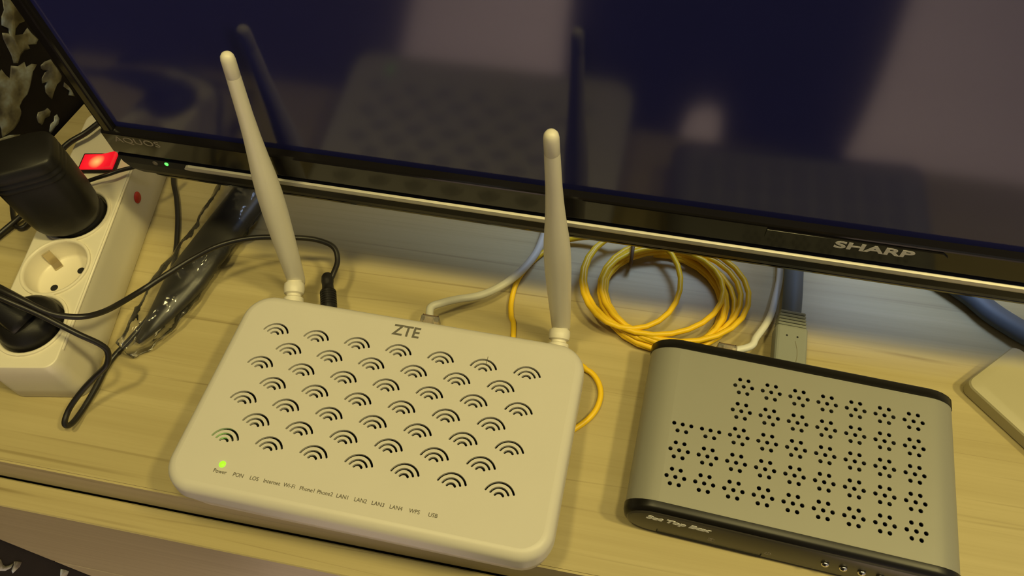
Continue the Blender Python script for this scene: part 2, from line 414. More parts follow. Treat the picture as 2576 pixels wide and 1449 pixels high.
# ------------------------------------------------------------------ cabinet
cabinet = thing('tv_cabinet', 'long pale oak cabinet with drawers under the television', 'cabinet', (0.3, 0.35, FZ))
YF, TT = 0.0872, 0.043
def lx(y): return WA.x + (y - WA.y) / WD.y * WD.x + 0.004
mb = MB()
prof = [(lx(YF), YF), (1.25, YF), (1.25, 0.655), (lx(0.655) , 0.655)]
prof = [(max(x, -0.52), y) for x, y in prof]
bm = bmesh.new()
lo = [bm.verts.new((x, y, -TT)) for x, y in prof]; hi = [bm.verts.new((x, y, 0)) for x, y in prof]
bm.faces.new(lo[::-1]); bm.faces.new(hi)
for i in range(4): bm.faces.new((lo[i], lo[(i + 1) % 4], hi[(i + 1) % 4], hi[i]))
bmesh.ops.bevel(bm, geom=[e for e in bm.edges if all(abs(w.co.y - YF) < 1e-6 and abs(w.co.z) < 1e-6 for w in e.verts)], offset=0.0012, segments=2, affect='EDGES')
bm.verts.index_update()
mb.add([w.co.copy() for w in bm.verts], [[w.index for w in f.verts] for f in bm.faces], False); bm.free()
mb.build('tabletop', MAT['wood'], cabinet)
mb = MB(); box(mb, Matrix.Identity(4), -0.40, 1.23, 0.0885, 0.64, FZ + 0.06, -TT - 0.0005)
mb.build('carcass', MAT['dark_gap'], cabinet)
mb = MB(); box(mb, Matrix.Identity(4), -0.40, 1.23, 0.12, 0.62, FZ, FZ + 0.06)
mb.build('plinth', MAT['wood'], cabinet)
zt = -TT - 0.002
for x0, x1 in ((-0.502, 0.370), (0.374, 1.25)):
    z1 = zt
    for h in (0.27, 0.27, 0.25):
        mb = MB(); box(mb, Matrix.Identity(4), x0, x1, 0.0690, 0.0864, z1 - h, z1, 0.0008, 1)
        df = mb.build('drawer_front', MAT['wood'], cabinet)
        mb = MB(); lathe(mb, frame(((x0 + x1) / 2, 0.0690, z1 - h / 2 - 0.02), (1, 0, 0), (0, 0, 1), (0, -1, 0)), [(0.005, 0), (0.005, 0.012), (0.011, 0.016), (0.011, 0.022), (0.007, 0.025)], 16)
        k = mb.build('knob', MAT['chrome_strip'], None, origin=(0, 0, 0)); k.parent = df; k.matrix_parent_inverse = Matrix.Translation(-ORIGIN[df.name])
        z1 -= h + 0.003

# ------------------------------------------------------------------ television
A1 = math.radians(1.0)
TVM = frame((0, 0.252, 0), (math.cos(A1), -math.sin(A1), 0), (math.sin(A1), math.cos(A1), 0), (0, 0, 1))
tv = thing('television', 'large black flat television with glossy bezel standing on the cabinet', 'television', (0.125, 0.30, 0.0))
XL, XR, ZB, ZT = -0.3045, 0.5545, 0.0755, 0.600
SX0, SX1, SZ0, SZ1 = -0.2965, 0.5465, 0.1205, 0.588
mb = MB(); box(mb, TVM, SX0 - 0.002, SX1 + 0.002, 0.0, 0.012, SZ0 - 0.002, SZ1 + 0.002)
mb.build('screen', MAT['screen'], tv)
# bezel sides and top: a frame with rounded inner step
def bar(mb, pts_yz, x0, x1):
    loft(mb, [[TVM @ Vector((x0, y, z)) for y, z in pts_yz], [TVM @ Vector((x1, y, z)) for y, z in pts_yz]], True, True, True, False)
mb = MB()
box(mb, TVM, XL, SX0, -0.004, 0.040, 0.112, ZT, 0.0022, 3)
box(mb, TVM, SX1, XR, -0.004, 0.040, 0.112, ZT, 0.0022, 3)
box(mb, TVM, XL, XR, -0.004, 0.040, SZ1, ZT, 0.0022, 3)
mb.build('side_bezel', MAT['gloss_black'], tv)
def corner_x(z, r=0.026):
    # rounded lower corner inset
    d = z - ZB
    if d >= r: return 0.0
    return r - math.sqrt(max(0, r * r - (r - d) ** 2))
def sect(pts, name, mat, xa=None, xb=None):
    mb = MB(); L0 = []; L1 = []
    for y, z in pts:
        c = corner_x(z)
        L0.append(TVM @ Vector(((XL + c) if xa is None else xa, y, z))); L1.append(TVM @ Vector(((XR - c) if xb is None else xb, y, z)))
    loft(mb, [L0, L1], True, True, True, False)
    return mb.build(name, mat, tv, angle=30)
sect([(0.0005, 0.1205), (-0.0040, 0.1199), (-0.0047, 0.1192), (-0.0049, 0.1184), (-0.0050, 0.1035), (-0.0036, 0.1003), (0.03, 0.1003), (0.03, 0.1205)], 'lower_bezel', MAT['gloss_black'])
sect([(-0.0030, 0.1003), (-0.0042, 0.0992), (-0.0046, 0.0940), (-0.0040, 0.0880), (-0.0020, 0.0830), (0.0008, 0.0800), (0.03, 0.0800), (0.03, 0.1003)], 'lower_trim', MAT['satin_black'])
sect([(0.0012, 0.0802), (0.0006, 0.0785), (0.0010, 0.0768), (0.0035, 0.0755), (0.045, 0.0755), (0.045, 0.0802)], 'bottom_lip', MAT['gloss_black'])
mb = MB(); ch = [(-0.0040, 0.0992), (-0.0056, 0.0986), (-0.0058, 0.0962), (-0.0052, 0.0948), (-0.0040, 0.0944)]
lps = []
for x, s in ((-0.2612, 0.2), (-0.2602, 0.75), (-0.2585, 1.0), (0.5115, 1.0), (0.5142, 0.2)):
    zc = 0.0966
    lps.append([TVM @ Vector((x, y, zc + (z - zc) * s)) for y, z in ch])
loft(mb, lps, False, False, False, False)
mb.build('silver_strip', MAT['chrome_strip'], tv)
mb = MB(); box(mb, TVM, XL + 0.004, XR - 0.004, 0.012, 0.050, 0.085, ZT - 0.004, 0.004, 2)
box(mb, TVM, 0.100, 0.150, 0.046, 0.138, 0.17, 0.24, 0.004, 2)
box(mb, TVM, XL + 0.12, XR - 0.12, 0.046, 0.080, 0.12, ZT - 0.12, 0.01, 2)
mb.build('back_shell', MAT['satin_black'], tv)
# badge tab under the maker's name
mb = MB(); pts = []
tab = [(0.070, 0.1175), (0.154, 0.1175), (0.157, 0.1150), (0.156, 0.1120), (0.151, 0.1095), (0.075, 0.1095), (0.070, 0.1115)]
loft(mb, [[TVM @ Vector((x, -0.0046, z)) for x, z in tab], [TVM @ Vector((x, -0.0058, z)) for x, z in tab]], True, True, True, False)
badge = mb.build('name_badge', MAT['gloss_black'], tv)
TXF = lambda x, y, z: TVM @ frame((x, y, z), (1, 0, 0), (0, 0, 1), (0, -1, 0))
lettering('SHARP', 0.0074, TXF(0.1225, -0.0060, 0.1138), MAT['logo_silver'], tv, sx=1.72, bold=0.00022)
lettering('AQUOS', 0.0066, TXF(-0.2835, -0.0050, 0.1148), MAT['logo_dim'], tv, sx=1.28)
mb = MB(); lathe(mb, TXF(-0.2733, -0.0041, 0.0972), [(0.0012, 0), (0.0012, 0.0006), (0.0006, 0.0010)], 12)
mb.build('standby_light', MAT['led_tv'], tv)
mb = MB(); lathe(mb, TXF(-0.2812, -0.0041, 0.0962), [(0.0018, 0), (0.0018, 0.0004), (0.0008, 0.0006)], 14)
mb.build('remote_sensor', simple('sensor_window', (0.10, 0.085, 0.075), 0.3), tv)
mb = MB(); box(mb, TVM, 0.112, 0.138, 0.113, 0.138, 0.008, 0.24, 0.004, 2); mb.build('stand_neck', MAT['satin_black'], tv)
mb = MB(); loft(mb, [[TVM @ Vector((x, y, z)) for x, y in rrect(0.00, 0.25, 0.108, 0.27, 0.05, 6)] for z in (0.0, 0.010)] + [[TVM @ Vector((x, y, 0.013)) for x, y in rrect(0.004, 0.246, 0.112, 0.266, 0.048, 6)]], True, True, True)
mb.build('stand_base', MAT['gloss_black'], tv, angle=40)

# ------------------------------------------------------------------ router
RU, RV, RN = Vector((0.99989, -0.01514, 0)), Vector((0.01509, 0.99648, -0.08259)), Vector((0.00125, 0.08258, 0.99658))
RO = Vector((-0.12290837, 0.15013264, 0.036))
RM = frame(RO, RU, RV, RN)
router = thing('wifi_router', 'white router with two antennas and rows of black vent marks', 'router', (RO.x, RO.y, 0.0))
U0, U1, V0, V1, RC = -0.1042, 0.1102, -0.0690, 0.0612, 0.0175
PU, PV = 0.02596, 0.01195
def slot(cx, cy, r, w, half, seg):
    pts = []
    for k in range(seg + 1):
        a = math.radians(90 + half - 2 * half * k / seg); pts.append((cx + (r + w) * math.cos(a), cy + (r + w) * math.sin(a)))
    a = math.radians(90 - half); ex, ey = cx + r * math.cos(a), cy + r * math.sin(a)
    for k in (1, 2, 3): b = a - math.pi * k / 4; pts.append((ex + w * math.cos(b), ey + w * math.sin(b)))
    for k in range(seg + 1):
        a = math.radians(90 - half + 2 * half * k / seg); pts.append((cx + (r - w) * math.cos(a), cy + (r - w) * math.sin(a)))
    a = math.radians(90 + half); ex, ey = cx + r * math.cos(a), cy + r * math.sin(a)
    for k in (1, 2, 3): b = a + math.pi - math.pi * k / 4; pts.append((ex + w * math.cos(b), ey + w * math.sin(b)))
    return pts
holes = []
for row in range(7):
    for c in range(7 if row % 2 == 0 else 6):
        cx, cy = (c + 0.5 * (row % 2) - 3) * PU + 0.0003, (3 - row) * PV - 0.0040
        holes.append(slot(cx, cy, 0.0082, 0.00060, 68, 12))
        holes.append(slot(cx, cy, 0.0053, 0.00060, 66, 9))
        holes.append(slot(cx, cy, 0.0025, 0.00068, 62, 6))
led_uv = (-0.0722, -0.0518)
holes.append([(led_uv[0] + 0.0019 * math.cos(k * math.pi / 6), led_uv[1] + 0.0019 * math.sin(k * math.pi / 6)) for k in range(12)])
E_ = 0.0055
outer = rrect(U0 + E_, U1 - E_, V0 + E_, V1 - E_, RC - E_, 8)
vs, fs = plate(outer, holes, 0.0016)
mb = MB(); mb.add([RM @ p for p in vs], fs, False)
# rounded rim down to the seam
lps = []
for k in range(7):
    a = math.radians(90 * k / 6); d = E_ * (1 - math.sin(a)); z = -E_ * (1 - math.cos(a))
    lps.append([RM @ Vector((x, y, z)) for x, y in rrect(U0 + d, U1 - d, V0 + d, V1 - d, RC - d, 8)])
lps.append([RM @ Vector((x, y, -0.0125)) for x, y in rrect(U0 - 0.0003, U1 + 0.0003, V0 - 0.0003, V1 + 0.0003, RC, 8)])
lps.append([RM @ Vector((x, y, -0.0130)) for x, y in rrect(U0 + 0.0003, U1 - 0.0003, V0 + 0.0003, V1 - 0.0003, RC, 8)])
loft(mb, lps, True, False, False, True)
mb.build('top_cover', MAT['white'], router, angle=40, merge=1e-6)
# lower shell
mb = MB(); lps = []
def flat_loop(d, z): return [Vector(((RM @ Vector((x, y, 0))).x, (RM @ Vector((x, y, 0))).y, z)) for x, y in rrect(U0 + d, U1 - d, V0 + d, V1 - d, RC - d * 0.5, 8)]
lps.append([RM @ Vector((x, y, -0.0131)) for x, y in rrect(U0 + 0.0006, U1 - 0.0006, V0 + 0.0006, V1 - 0.0006, RC, 8)])
lps.append([RM @ Vector((x, y, -0.0150)) for x, y in rrect(U0 + 0.0004, U1 - 0.0004, V0 + 0.0004, V1 - 0.0004, RC, 8)])
lps.append(flat_loop(0.0015, 0.0085)); lps.append(flat_loop(0.0035, 0.0050)); lps.append(flat_loop(0.0070, 0.0042))
loft(mb, lps, True, False, True, True)
mb.build('lower_shell', MAT['frost'], router, angle=40)
mb = MB(); box(mb, RM, U0 + 0.006, U1 - 0.006, V0 + 0.006, V1 - 0.006, -0.0102, -0.0090); mb.build('vent_shade_plate', MAT['dark_in'], router)  # near-black plate puts deep shade behind the vent slots
for fx, fy in ((-0.09, -0.055), (0.095, -0.055), (-0.09, 0.048), (0.020, 0.050)):
    p = RM @ Vector((fx, fy, 0)); mb = MB(); lathe(mb, frame((p.x, p.y, 0.0), (1, 0, 0), (0, 1, 0), (0, 0, 1)), [(0.005, 0), (0.005, 0.0048)], 14)
    mb.build('rubber_foot', MAT['black'], router)
p0 = RM @ Vector((led_uv[0], led_uv[1], -0.0012)); mb = MB(); lathe(mb, frame(p0, RU, RV, RN), [(0.0019, 0), (0.0018, 0.0013), (0.0010, 0.0019)], 14)
mb.build('power_light', MAT['led_green'], router)
mb = MB(); p1 = RM @ Vector((-0.0795, -0.041, -0.0089)); lathe(mb, frame(p1, RU, RV, RN), [(0.0022, 0), (0.0018, 0.0012)], 10)
mb.build('board_light', emissive('green_board_led', (0.25, 1.0, 0.02), 6.0), router)
TXR = lambda u, v: RM @ frame((u, v, 0.00012), (1, 0, 0), (0, 1, 0), (0, 0, 1))
lettering('ZTE', 0.0105, TXR(0.0008, 0.0498), MAT['print_grey'], router, sx=0.92, bold=0.0002, depth=0.00006)
for t, u in (('Power', -0.0716), ('PON', -0.0610), ('LOS', -0.0518), ('Internet', -0.0417), ('Wi-Fi', -0.0318), ('Phone1', -0.0215), ('Phone2', -0.0117), ('LAN1', -0.0019), ('LAN2', 0.0080), ('LAN3', 0.0176), ('LAN4', 0.0274), ('WPS', 0.0374), ('USB', 0.0473)):
    lettering(t, 0.0031, TXR(u, -0.0560), MAT['print_label'], router, sx=0.94, depth=0.00005)
mb = MB(); box(mb, RM, 0.0532, 0.05345, 0.0368, 0.0425, -0.0002, 0.00015); mb.build('scratch_mark', MAT['print_label'], router)
# side port on the left edge
mb = MB(); box(mb, RM, U0 - 0.0012, U0 + 0.004, -0.0165, -0.0045, -0.0135, -0.0080); sp_ = mb.build('usb_port', MAT['chrome_strip'], router)
mb = MB(); box(mb, RM, U0 - 0.0014, U0 + 0.004, -0.0155, -0.0055, -0.0125, -0.0090); mb.build('port_opening', MAT['dark_in'], router)
# antennas
def antenna(base, tip, hb):
    hb = Vector(hb); tip = Vector(tip); base = Vector(base)
    ax = Vector((RV.x, RV.y, 0)).normalized()
    mb = MB(); X = Vector((RU.x, RU.y, 0)).normalized()
    jd = (hb - base); jl = jd.length; jd.normalize()
    j1 = jd.orthogonal().normalized(); j2 = jd.cross(j1)
    lathe(mb, frame(base, j1, j2, jd), [(0.0062, -0.004), (0.0064, jl * 0.22), (0.0062, jl * 0.32), (0.0047, jl * 0.36), (0.0047, jl * 0.42), (0.0062, jl * 0.46), (0.0066, jl * 0.58), (0.0064, jl * 0.74), (0.0050, jl * 0.80), (0.0046, jl * 0.92), (0.0046, jl)], 24)
    mb.build('antenna_joint', MAT['antenna'], router, angle=50)
    d = (tip - hb); Lh = d.length; d.normalize()
    a = d.orthogonal().normalized(); b = d.cross(a)
    mb = MB()
    prof = [(0.0034, -0.0095), (0.0052, -0.008), (0.0058, -0.004), (0.0060, 0.004), (0.0064, 0.020), (0.0069, 0.040), (0.0073, 0.062), (0.0072, 0.078), (0.0066, 0.092), (0.0055, 0.106), (0.0046, 0.120), (0.0040, 0.135), (0.0036, Lh - 0.0140), (0.00355, Lh - 0.0134)]
    lathe(mb, frame(hb, a, b, d), prof, 24); rod = mb.build('antenna_rod', MAT['antenna'], router, angle=60)
    mb = MB(); lathe(mb, frame(hb, a, b, d), [(0.00348, Lh - 0.0134), (0.00358, Lh - 0.0132), (0.0035, Lh - 0.004), (0.0032, Lh - 0.002), (0.0024, Lh - 0.0007), (0.0010, Lh)], 24, cap0=False)
    mb.build('antenna_tip', MAT['antenna'], router, angle=60)
antenna((-0.2020, 0.2101, 0.0186), (-0.1942, 0.2462, 0.1960), (-0.2065, 0.2311, 0.0245))
antenna((-0.0302, 0.2075, 0.0186), (-0.0366, 0.2200, 0.1965), (-0.0311, 0.2260, 0.0245))

# ------------------------------------------------------------------ set-top box
AS = -0.0526
SU, SV = Vector((math.cos(AS), math.sin(AS), 0)), Vector((-math.sin(AS), math.cos(AS), 0))
SM = frame((0.0480, 0.20097, 0.03), SU, SV, (0, 0, 1))
stb = thing('set_top_box', 'silver set-top box with flower-shaped vent holes and black front', 'set-top box', SM @ Vector((0.062, -0.03, -0.03)))
SP = 0.015293; HR = 0.00118; S0, S1, T0, T1, HB = -0.0232, 0.1475, -0.0762, 0.0165, 0.0275
R_ = HB / 2
def circ(cx, cy): return [(cx + HR * math.cos(k * math.pi / 5), cy + HR * math.sin(k * math.pi / 5)) for k in range(10)]
holes = []
for row in range(5):
    for c in range(9):
        if row < 2 and c < 2: continue
        cx, cy = c * SP, -row * SP
        offs = [(0, 0), (1, 0), (-1, 0), (0.5, 0.866), (-0.5, 0.866), (0.5, -0.866), (-0.5, -0.866)]
        if row == 2 and c < 2: offs = [(0, 0), (1, 0), (-1, 0), (0.5, -0.866), (-0.5, -0.866)]
        for ox, oy in offs: holes.append(circ(cx + ox * 0.00471, cy + oy * 0.00471))
EA = 0.0165
ax0, ax1 = S0 + EA, S1 - EA
vs, fs = plate([(ax0, T0), (ax1, T0), (ax1, T1), (ax0, T1)], holes, 0.0009)
mb = MB(); mb.add([SM @ p for p in vs], fs, False)
for cx, sg in ((ax1, 1), (ax0, -1)):
    lp = []
    for t in (T0, T1):
        lp.append([SM @ Vector((cx + sg * EA * math.sin(math.pi * k / 16), t, -R_ + R_ * math.cos(math.pi * k / 16))) for k in range(17)])
    loft(mb, lp, False, False, False, True)
mb.add([SM @ Vector(p) for p in ((ax0, T0, -HB), (ax1, T0, -HB), (ax1, T1, -HB), (ax0, T1, -HB))], [(0, 1, 2, 3)], False)
mb.build('shell', MAT['silver'], stb, angle=40, merge=1e-6)
SLN = 0.0030
def stad(v, ins, dz=0.0, sl=0.0):
    r = R_ - ins; ra = EA - ins; pts = []
    for cx, a0 in ((ax1, -90), (ax0, 90)):
        for k in range(13):
            a = math.radians(a0 + 180 * k / 12); zz = -R_ + dz + r * math.sin(a); pts.append(SM @ Vector((cx + ra * math.cos(a), v + sl * zz / HB, zz)))
    return pts
mb = MB(); loft(mb, [stad(T0 + 0.003, 0.0012), stad(T0, 0.0012), stad(T0, -0.0004), stad(T0 - 0.0030, -0.0004, sl=SLN * 0.6), stad(T0 - 0.0046, 0.0004, sl=SLN), stad(T0 - 0.0054, 0.0018, sl=SLN)], True, True, True)
mb.build('front_cap', MAT['cap_black'], stb, angle=50)
mb = MB(); loft(mb, [stad(T0 - 0.0054, 0.0018, sl=SLN), stad(T0 - 0.0060, 0.0022, sl=SLN), stad(T0 - 0.0062, 0.0028, sl=SLN)], True, False, True)
mb.build('front_panel', MAT['panel'], stb, angle=50)
mb = MB(); loft(mb, [stad(T1 - 0.003, 0.0012), stad(T1, 0.0012), stad(T1, -0.0004), stad(T1 + 0.0050, -0.0004), stad(T1 + 0.0062, 0.0008)], True, True, True)
mb.build('back_cap', MAT['cap_black'], stb, angle=50)
mb = MB(); box(mb, SM, S0 + 0.008, S1 - 0.008, T0 + 0.004, T1 - 0.004, -0.0100, -0.0090); mb.build('vent_shade_plate', MAT['dark_in'], stb)  # near-black plate puts deep shade behind the flower holes
for fx, fy in ((0.0, -0.065), (0.124, -0.065), (0.0, 0.008), (0.124, 0.008)):
    p = SM @ Vector((fx, fy, -0.03)); mb = MB(); lathe(mb, frame(p, (1, 0, 0), (0, 1, 0), (0, 0, 1)), [(0.005, 0), (0.005, 0.003)], 14)
    mb.build('rubber_foot', MAT['black'], stb)
FV = T0 - 0.0062
FT = math.atan2(SLN, HB)
FPM = SM @ frame((0, FV, 0), (1, 0, 0), (0, math.sin(FT), math.cos(FT)), (0, -math.cos(FT), math.sin(FT)))   # panel plane: x along, y up the panel, z out of it
TXS = lambda u, z: FPM @ frame((u, z - 0.03, 0.00012), (1, 0, 0), (0, 1, 0), (0, 0, 1))
lettering('Set Top Box', 0.0056, TXS(0.0050, 0.0222), MAT['stb_text'], stb, shear=0.25, sx=1.15, bold=0.00026, depth=0.00008)
for k in range(6):
    mb = MB(); lathe(mb, TXS(0.0822 + 0.0091 * k, 0.0162), [(0.0021, 0), (0.0021, 0.0007), (0.0016, 0.0014), (0.0007, 0.0018)], 16)
    mb.build('button', MAT['chrome'], stb)
mb = MB()
for x0, x1, z0, z1 in ((-0.004, 0.052, -0.0252, -0.0246), (-0.004, -0.0035, -0.0252, -0.0215), (0.0515, 0.052, -0.0252, -0.0215)):
    box(mb, FPM, x0, x1, z0, z1, -0.0004, 0.00012)
mb.build('flap_seam', MAT['dark_in'], stb)
mb = MB()
def ico(x0, x1, z0, z1): box(mb, FPM, x0, x1, z0, z1, -0.0003, 0.00012)
ico(0.0230, 0.0264, -0.0170, -0.0167); ico(0.0230, 0.0264, -0.0202, -0.0199); ico(0.0230, 0.0233, -0.0202, -0.0167); ico(0.0261, 0.0264, -0.0202, -0.0167); ico(0.0243, 0.0251, -0.0196, -0.0176); ico(0.0236, 0.0241, -0.0196, -0.0188)
mb.build('card_symbol', MAT['logo_dim'], stb)
mb = MB()
for k in range(14):
    a = math.radians(120 + 300 * k / 13); px_, py_ = 0.0545 + 0.0015 * math.cos(a), -0.0190 + 0.0015 * math.sin(a)
    box(mb, FPM, px_ - 0.0002, px_ + 0.0002, py_ - 0.0002, py_ + 0.0002, -0.0003, 0.00012)
ico(0.0543, 0.0547, -0.0190, -0.0172)
mb.build('power_symbol', MAT['logo_dim'], stb)

# ------------------------------------------------------------------ power strip
PA = math.radians(9.5)
PD, PE = Vector((-math.sin(PA), math.cos(PA), 0)), Vector((math.cos(PA), math.sin(PA), 0))
PSM = frame((-0.354, 0.2026, 0.040), PE, PD, (0, 0, 1))
strip = thing('power_strip', 'yellowed white power strip with round sockets and lit red switch', 'power strip', (-0.354, 0.2026, 0))
SPC, CR = 0.0418, 0.0205
W2, Y0, Y1 = 0.0215, -0.0700, 0.135
def ring(cx, cy, r, n=32): return [(cx + r * math.cos(2 * math.pi * k / n), cy + r * math.sin(2 * math.pi * k / n)) for k in range(n)]
sock = [(0, SPC), (0, 0), (0, -SPC)]
vs, fs = plate(rrect(-W2 - 0.0015, W2 + 0.0015, Y0, Y1, 0.006, 6), [ring(x, y, CR) for x, y in sock], 0.0015)
mb = MB(); mb.add([PSM @ p for p in vs], fs, False)
lps = []
for d, z in ((0.0, 0.0), (0.0008, -0.0003), (0.0012, -0.0012), (0.0015, -0.0100), (0.0022, -0.0280), (0.0024, -0.0390), (0.0016, -0.0400)):
    lps.append([PSM @ Vector((x, y, z)) for x, y in rrect(-W2 - 0.0015 - d, W2 + 0.0015 + d, Y0 - d, Y1 + d, 0.006 + d, 6)])
loft(mb, lps, True, False, True, True)
mb.build('body', MAT['strip_white'], strip, angle=45, merge=1e-6)
# long shoulder rib along the right side of the lid
mb = MB(); pts = [PSM @ Vector((W2 + 0.0024, y, -0.0018)) for y in (Y0 + 0.012, Y1 - 0.01)]
tube(mb, pts, 0.0010, 8); mb.build('lid_seam', MAT['cup'], strip)
for i, (x, y) in enumerate(sock):
    mb = MB()
    M_ = PSM @ Matrix.Translation((x, y, 0))
    lathe(mb, M_, [(CR + 0.0016, -0.0002), (CR + 0.0014, 0.0012), (CR + 0.0004, 0.0016), (CR - 0.0006, 0.0010), (CR - 0.0008, -0.0005), (CR - 0.0016, -0.0125), (CR - 0.003, -0.0140), (0.0, -0.0142)], 40, False, False)
    cup = mb.build('socket', MAT['cup'], strip, angle=60)
    if i == 0: continue
    for ang in (135, -45):
        a = math.radians(ang); r_ = CR - 0.0024
        Mc = M_ @ Matrix.Rotation(a, 4, 'Z')
        mb = MB(); box(mb, Mc, r_ - 0.0012, r_ + 0.0002, -0.0027, 0.0027, -0.0135, -0.0020)
        box(mb, Mc, r_ - 0.0065, r_ - 0.0008, -0.0027, 0.0027, -0.0138, -0.0126)
        o = mb.build('earth_clip', MAT['brass'], None, origin=(0, 0, 0)); o.parent = cup; o.matrix_parent_inverse = Matrix.Translation(-ORIGIN[cup.name])
    for ang in (45, -135):
        a = math.radians(ang); Mc = M_ @ Matrix.Translation((0.0095 * math.cos(a), 0.0095 * math.sin(a), 0))
        mb = MB(); lathe(mb, Mc, [(0.0024, -0.0139), (0.0024, -0.0141)], 12)
        o = mb.build('pin_hole', MAT['dark_in'], None, origin=(0, 0, 0)); o.parent = cup; o.matrix_parent_inverse = Matrix.Translation(-ORIGIN[cup.name])
ys = SPC * 2 + 0.003
mb = MB(); box(mb, PSM, -0.0125, 0.0145, ys - 0.0085, ys + 0.0085, -0.001, 0.0022, 0.0008, 2); mb.build('switch_frame', MAT['black'], strip)
SWC = PSM @ Vector((0.0, ys, 0.002))
mb = MB(); rk = [(-0.0110, 0.0), (0.0130, 0.0), (0.0130, 0.0052), (0.0015, 0.0020), (-0.0110, 0.0018)]
loft(mb, [[PSM @ Vector((x, ys - 0.0068, 0.0008 + z)) for x, z in rk], [PSM @ Vector((x, ys + 0.0068, 0.0008 + z)) for x, z in rk]], True, True, True, False)
o = mb.build('rocker_switch', MAT['red_switch'], None, origin=SWC)
o.parent = strip; o.matrix_parent_inverse = Matrix.Identity(4); o.location = SWC - Vector(strip.location)
mb = MB(); lathe(mb, PSM @ frame((W2 + 0.0032, 0.0700, -0.0165), (0, 1, 0), (0, 0, 1), (1, 0, 0)), [(0.0042, -0.001), (0.0042, 0.0004), (0.0034, 0.0010)], 18)
mb.build('red_button', MAT['red_dot'], strip)

# black adapter standing in the first socket
adc = PSM @ Vector((0.0, SPC, 0.0))
adapter = thing('power_adapter', 'chunky black power adapter standing upright in the power strip', 'adapter', (adc.x, adc.y, adc.z - 0.012))
AA = math.radians(31); AU, AV = Vector((math.cos(AA), math.sin(AA), 0)), Vector((-math.sin(AA), math.cos(AA), 0))
AM = frame((adc.x, adc.y - 0.004, adc.z), AU, AV, (0, 0, 1))
def sup(a, b, z, n=3.2, seg=40):
    out = []
    for k in range(seg):
        t = 2 * math.pi * k / seg; c, s = math.cos(t), math.sin(t)
        out.append(AM @ Vector((a * math.copysign(abs(c) ** (2 / n), c), b * math.copysign(abs(s) ** (2 / n), s), z)))
    return out
mb = MB(); lps = [sup(0.0170, 0.0160, 0.004, 2.2), sup(0.0198, 0.0172, 0.0065, 2.4), sup(0.0208, 0.0178, 0.012, 2.8), sup(0.0212, 0.0180, 0.022), sup(0.0212, 0.0165, 0.028, 3.6), sup(0.0212, 0.0163, 0.047, 4)]
for k in range(3):
    z = 0.0485 + k * 0.0040
    lps += [sup(0.0206, 0.0157, z, 4), sup(0.0206, 0.0157, z + 0.0012, 4), sup(0.0212, 0.0163, z + 0.0016, 4), sup(0.0212, 0.0163, z + 0.0034, 4)]
lps += [sup(0.0205, 0.0156, 0.0640, 4), sup(0.0190, 0.0142, 0.0655, 4)]
loft(mb, lps, True, True, True, True); mb.build('housing', MAT['black'], adapter, angle=50)
mb = MB(); lathe(mb, frame((adc.x, adc.y, adc.z), (1, 0, 0), (0, 1, 0), (0, 0, 1)), [(0.0185, -0.0122), (0.0185, 0.000), (0.0170, 0.006)], 30); mb.build('plug_base', MAT['black'], adapter)

# black mains plug in the near socket
pc = PSM @ Vector((0.0, -SPC, 0.0))
plug = thing('mains_plug', 'round black mains plug in the nearest socket of the power strip', 'plug', (pc.x, pc.y, pc.z - 0.013))
mb = MB(); PM = frame(pc, (1, 0, 0), (0, 1, 0), (0, 0, 1))
lathe(mb, PM, [(0.0182, -0.0125), (0.0182, 0.003), (0.0175, 0.006), (0.0150, 0.009), (0.0120, 0.0115)], 36); mb.build('plug_body', MAT['black'], plug, angle=60)
mb = MB(); q0 = pc + Vector((0.004, -0.002, 0.008)); q1 = pc + Vector((-0.030, 0.010, 0.030))
tube(mb, crom([q0, q0.lerp(q1, 0.5) + Vector((0, 0, 0.003)), q1], 6), lambda t: 0.0115 - 0.0065 * t, 16, flat=(1.0, 0.8)); mb.build('grip', MAT['black'], plug)
mb = MB(); tube(mb, crom([q1, q1 + Vector((-0.03, 0.012, 0.008)), q1 + Vector((-0.07, 0.02, 0.0))], 6), 0.0032, 12); mb.build('cord', MAT['cable_black'], plug)

# ------------------------------------------------------------------ cables
dc = thing('power_cable', 'thin black power cable arcing from the back of the router to the power strip', 'cable', (-0.1882, 0.2290, 0.0000))
pA = [(-0.1833, 0.2301, 0.0235), (-0.1824, 0.2367, 0.0240), (-0.1825, 0.2471, 0.0250), (-0.1874, 0.2551, 0.0280), (-0.1991, 0.2568, 0.0310), (-0.2125, 0.2541, 0.0340), (-0.2318, 0.2490, 0.0370), (-0.2460, 0.2436, 0.0380), (-0.2593, 0.2357, 0.0380), (-0.2722, 0.2251, 0.0360), (-0.2828, 0.2119, 0.0360), (-0.2923, 0.1981, 0.0370), (-0.2971, 0.1825, 0.0440), (-0.2972, 0.1714, 0.0530), (-0.3006, 0.1635, 0.0600), (-0.3078, 0.1599, 0.0640), (-0.3175, 0.1588, 0.0680), (-0.3298, 0.1606, 0.0740), (-0.3441, 0.1635, 0.0780), (-0.3665, 0.1688, 0.0800)]
cable('cord', pA, 0.0018, MAT['cable_black'], dc)
mb = MB(); e0 = Vector((-0.1768, 0.2099, 0.0211)); e1 = Vector((-0.1840, 0.2300, 0.0235)); dd = (e1 - e0); Ld = dd.length; dd.normalize(); aa = dd.orthogonal().normalized()
Mp = frame(e0, aa, dd.cross(aa), dd)
pr = [(0.0050, -0.001), (0.0052, 0.004)]
nr = 7
for k in range(nr):
    z = 0.004 + k * (Ld - 0.010) / nr; pr += [(0.0052, z), (0.0052, z + 0.0012), (0.0048, z + 0.0014), (0.0048, z + 0.0017)]
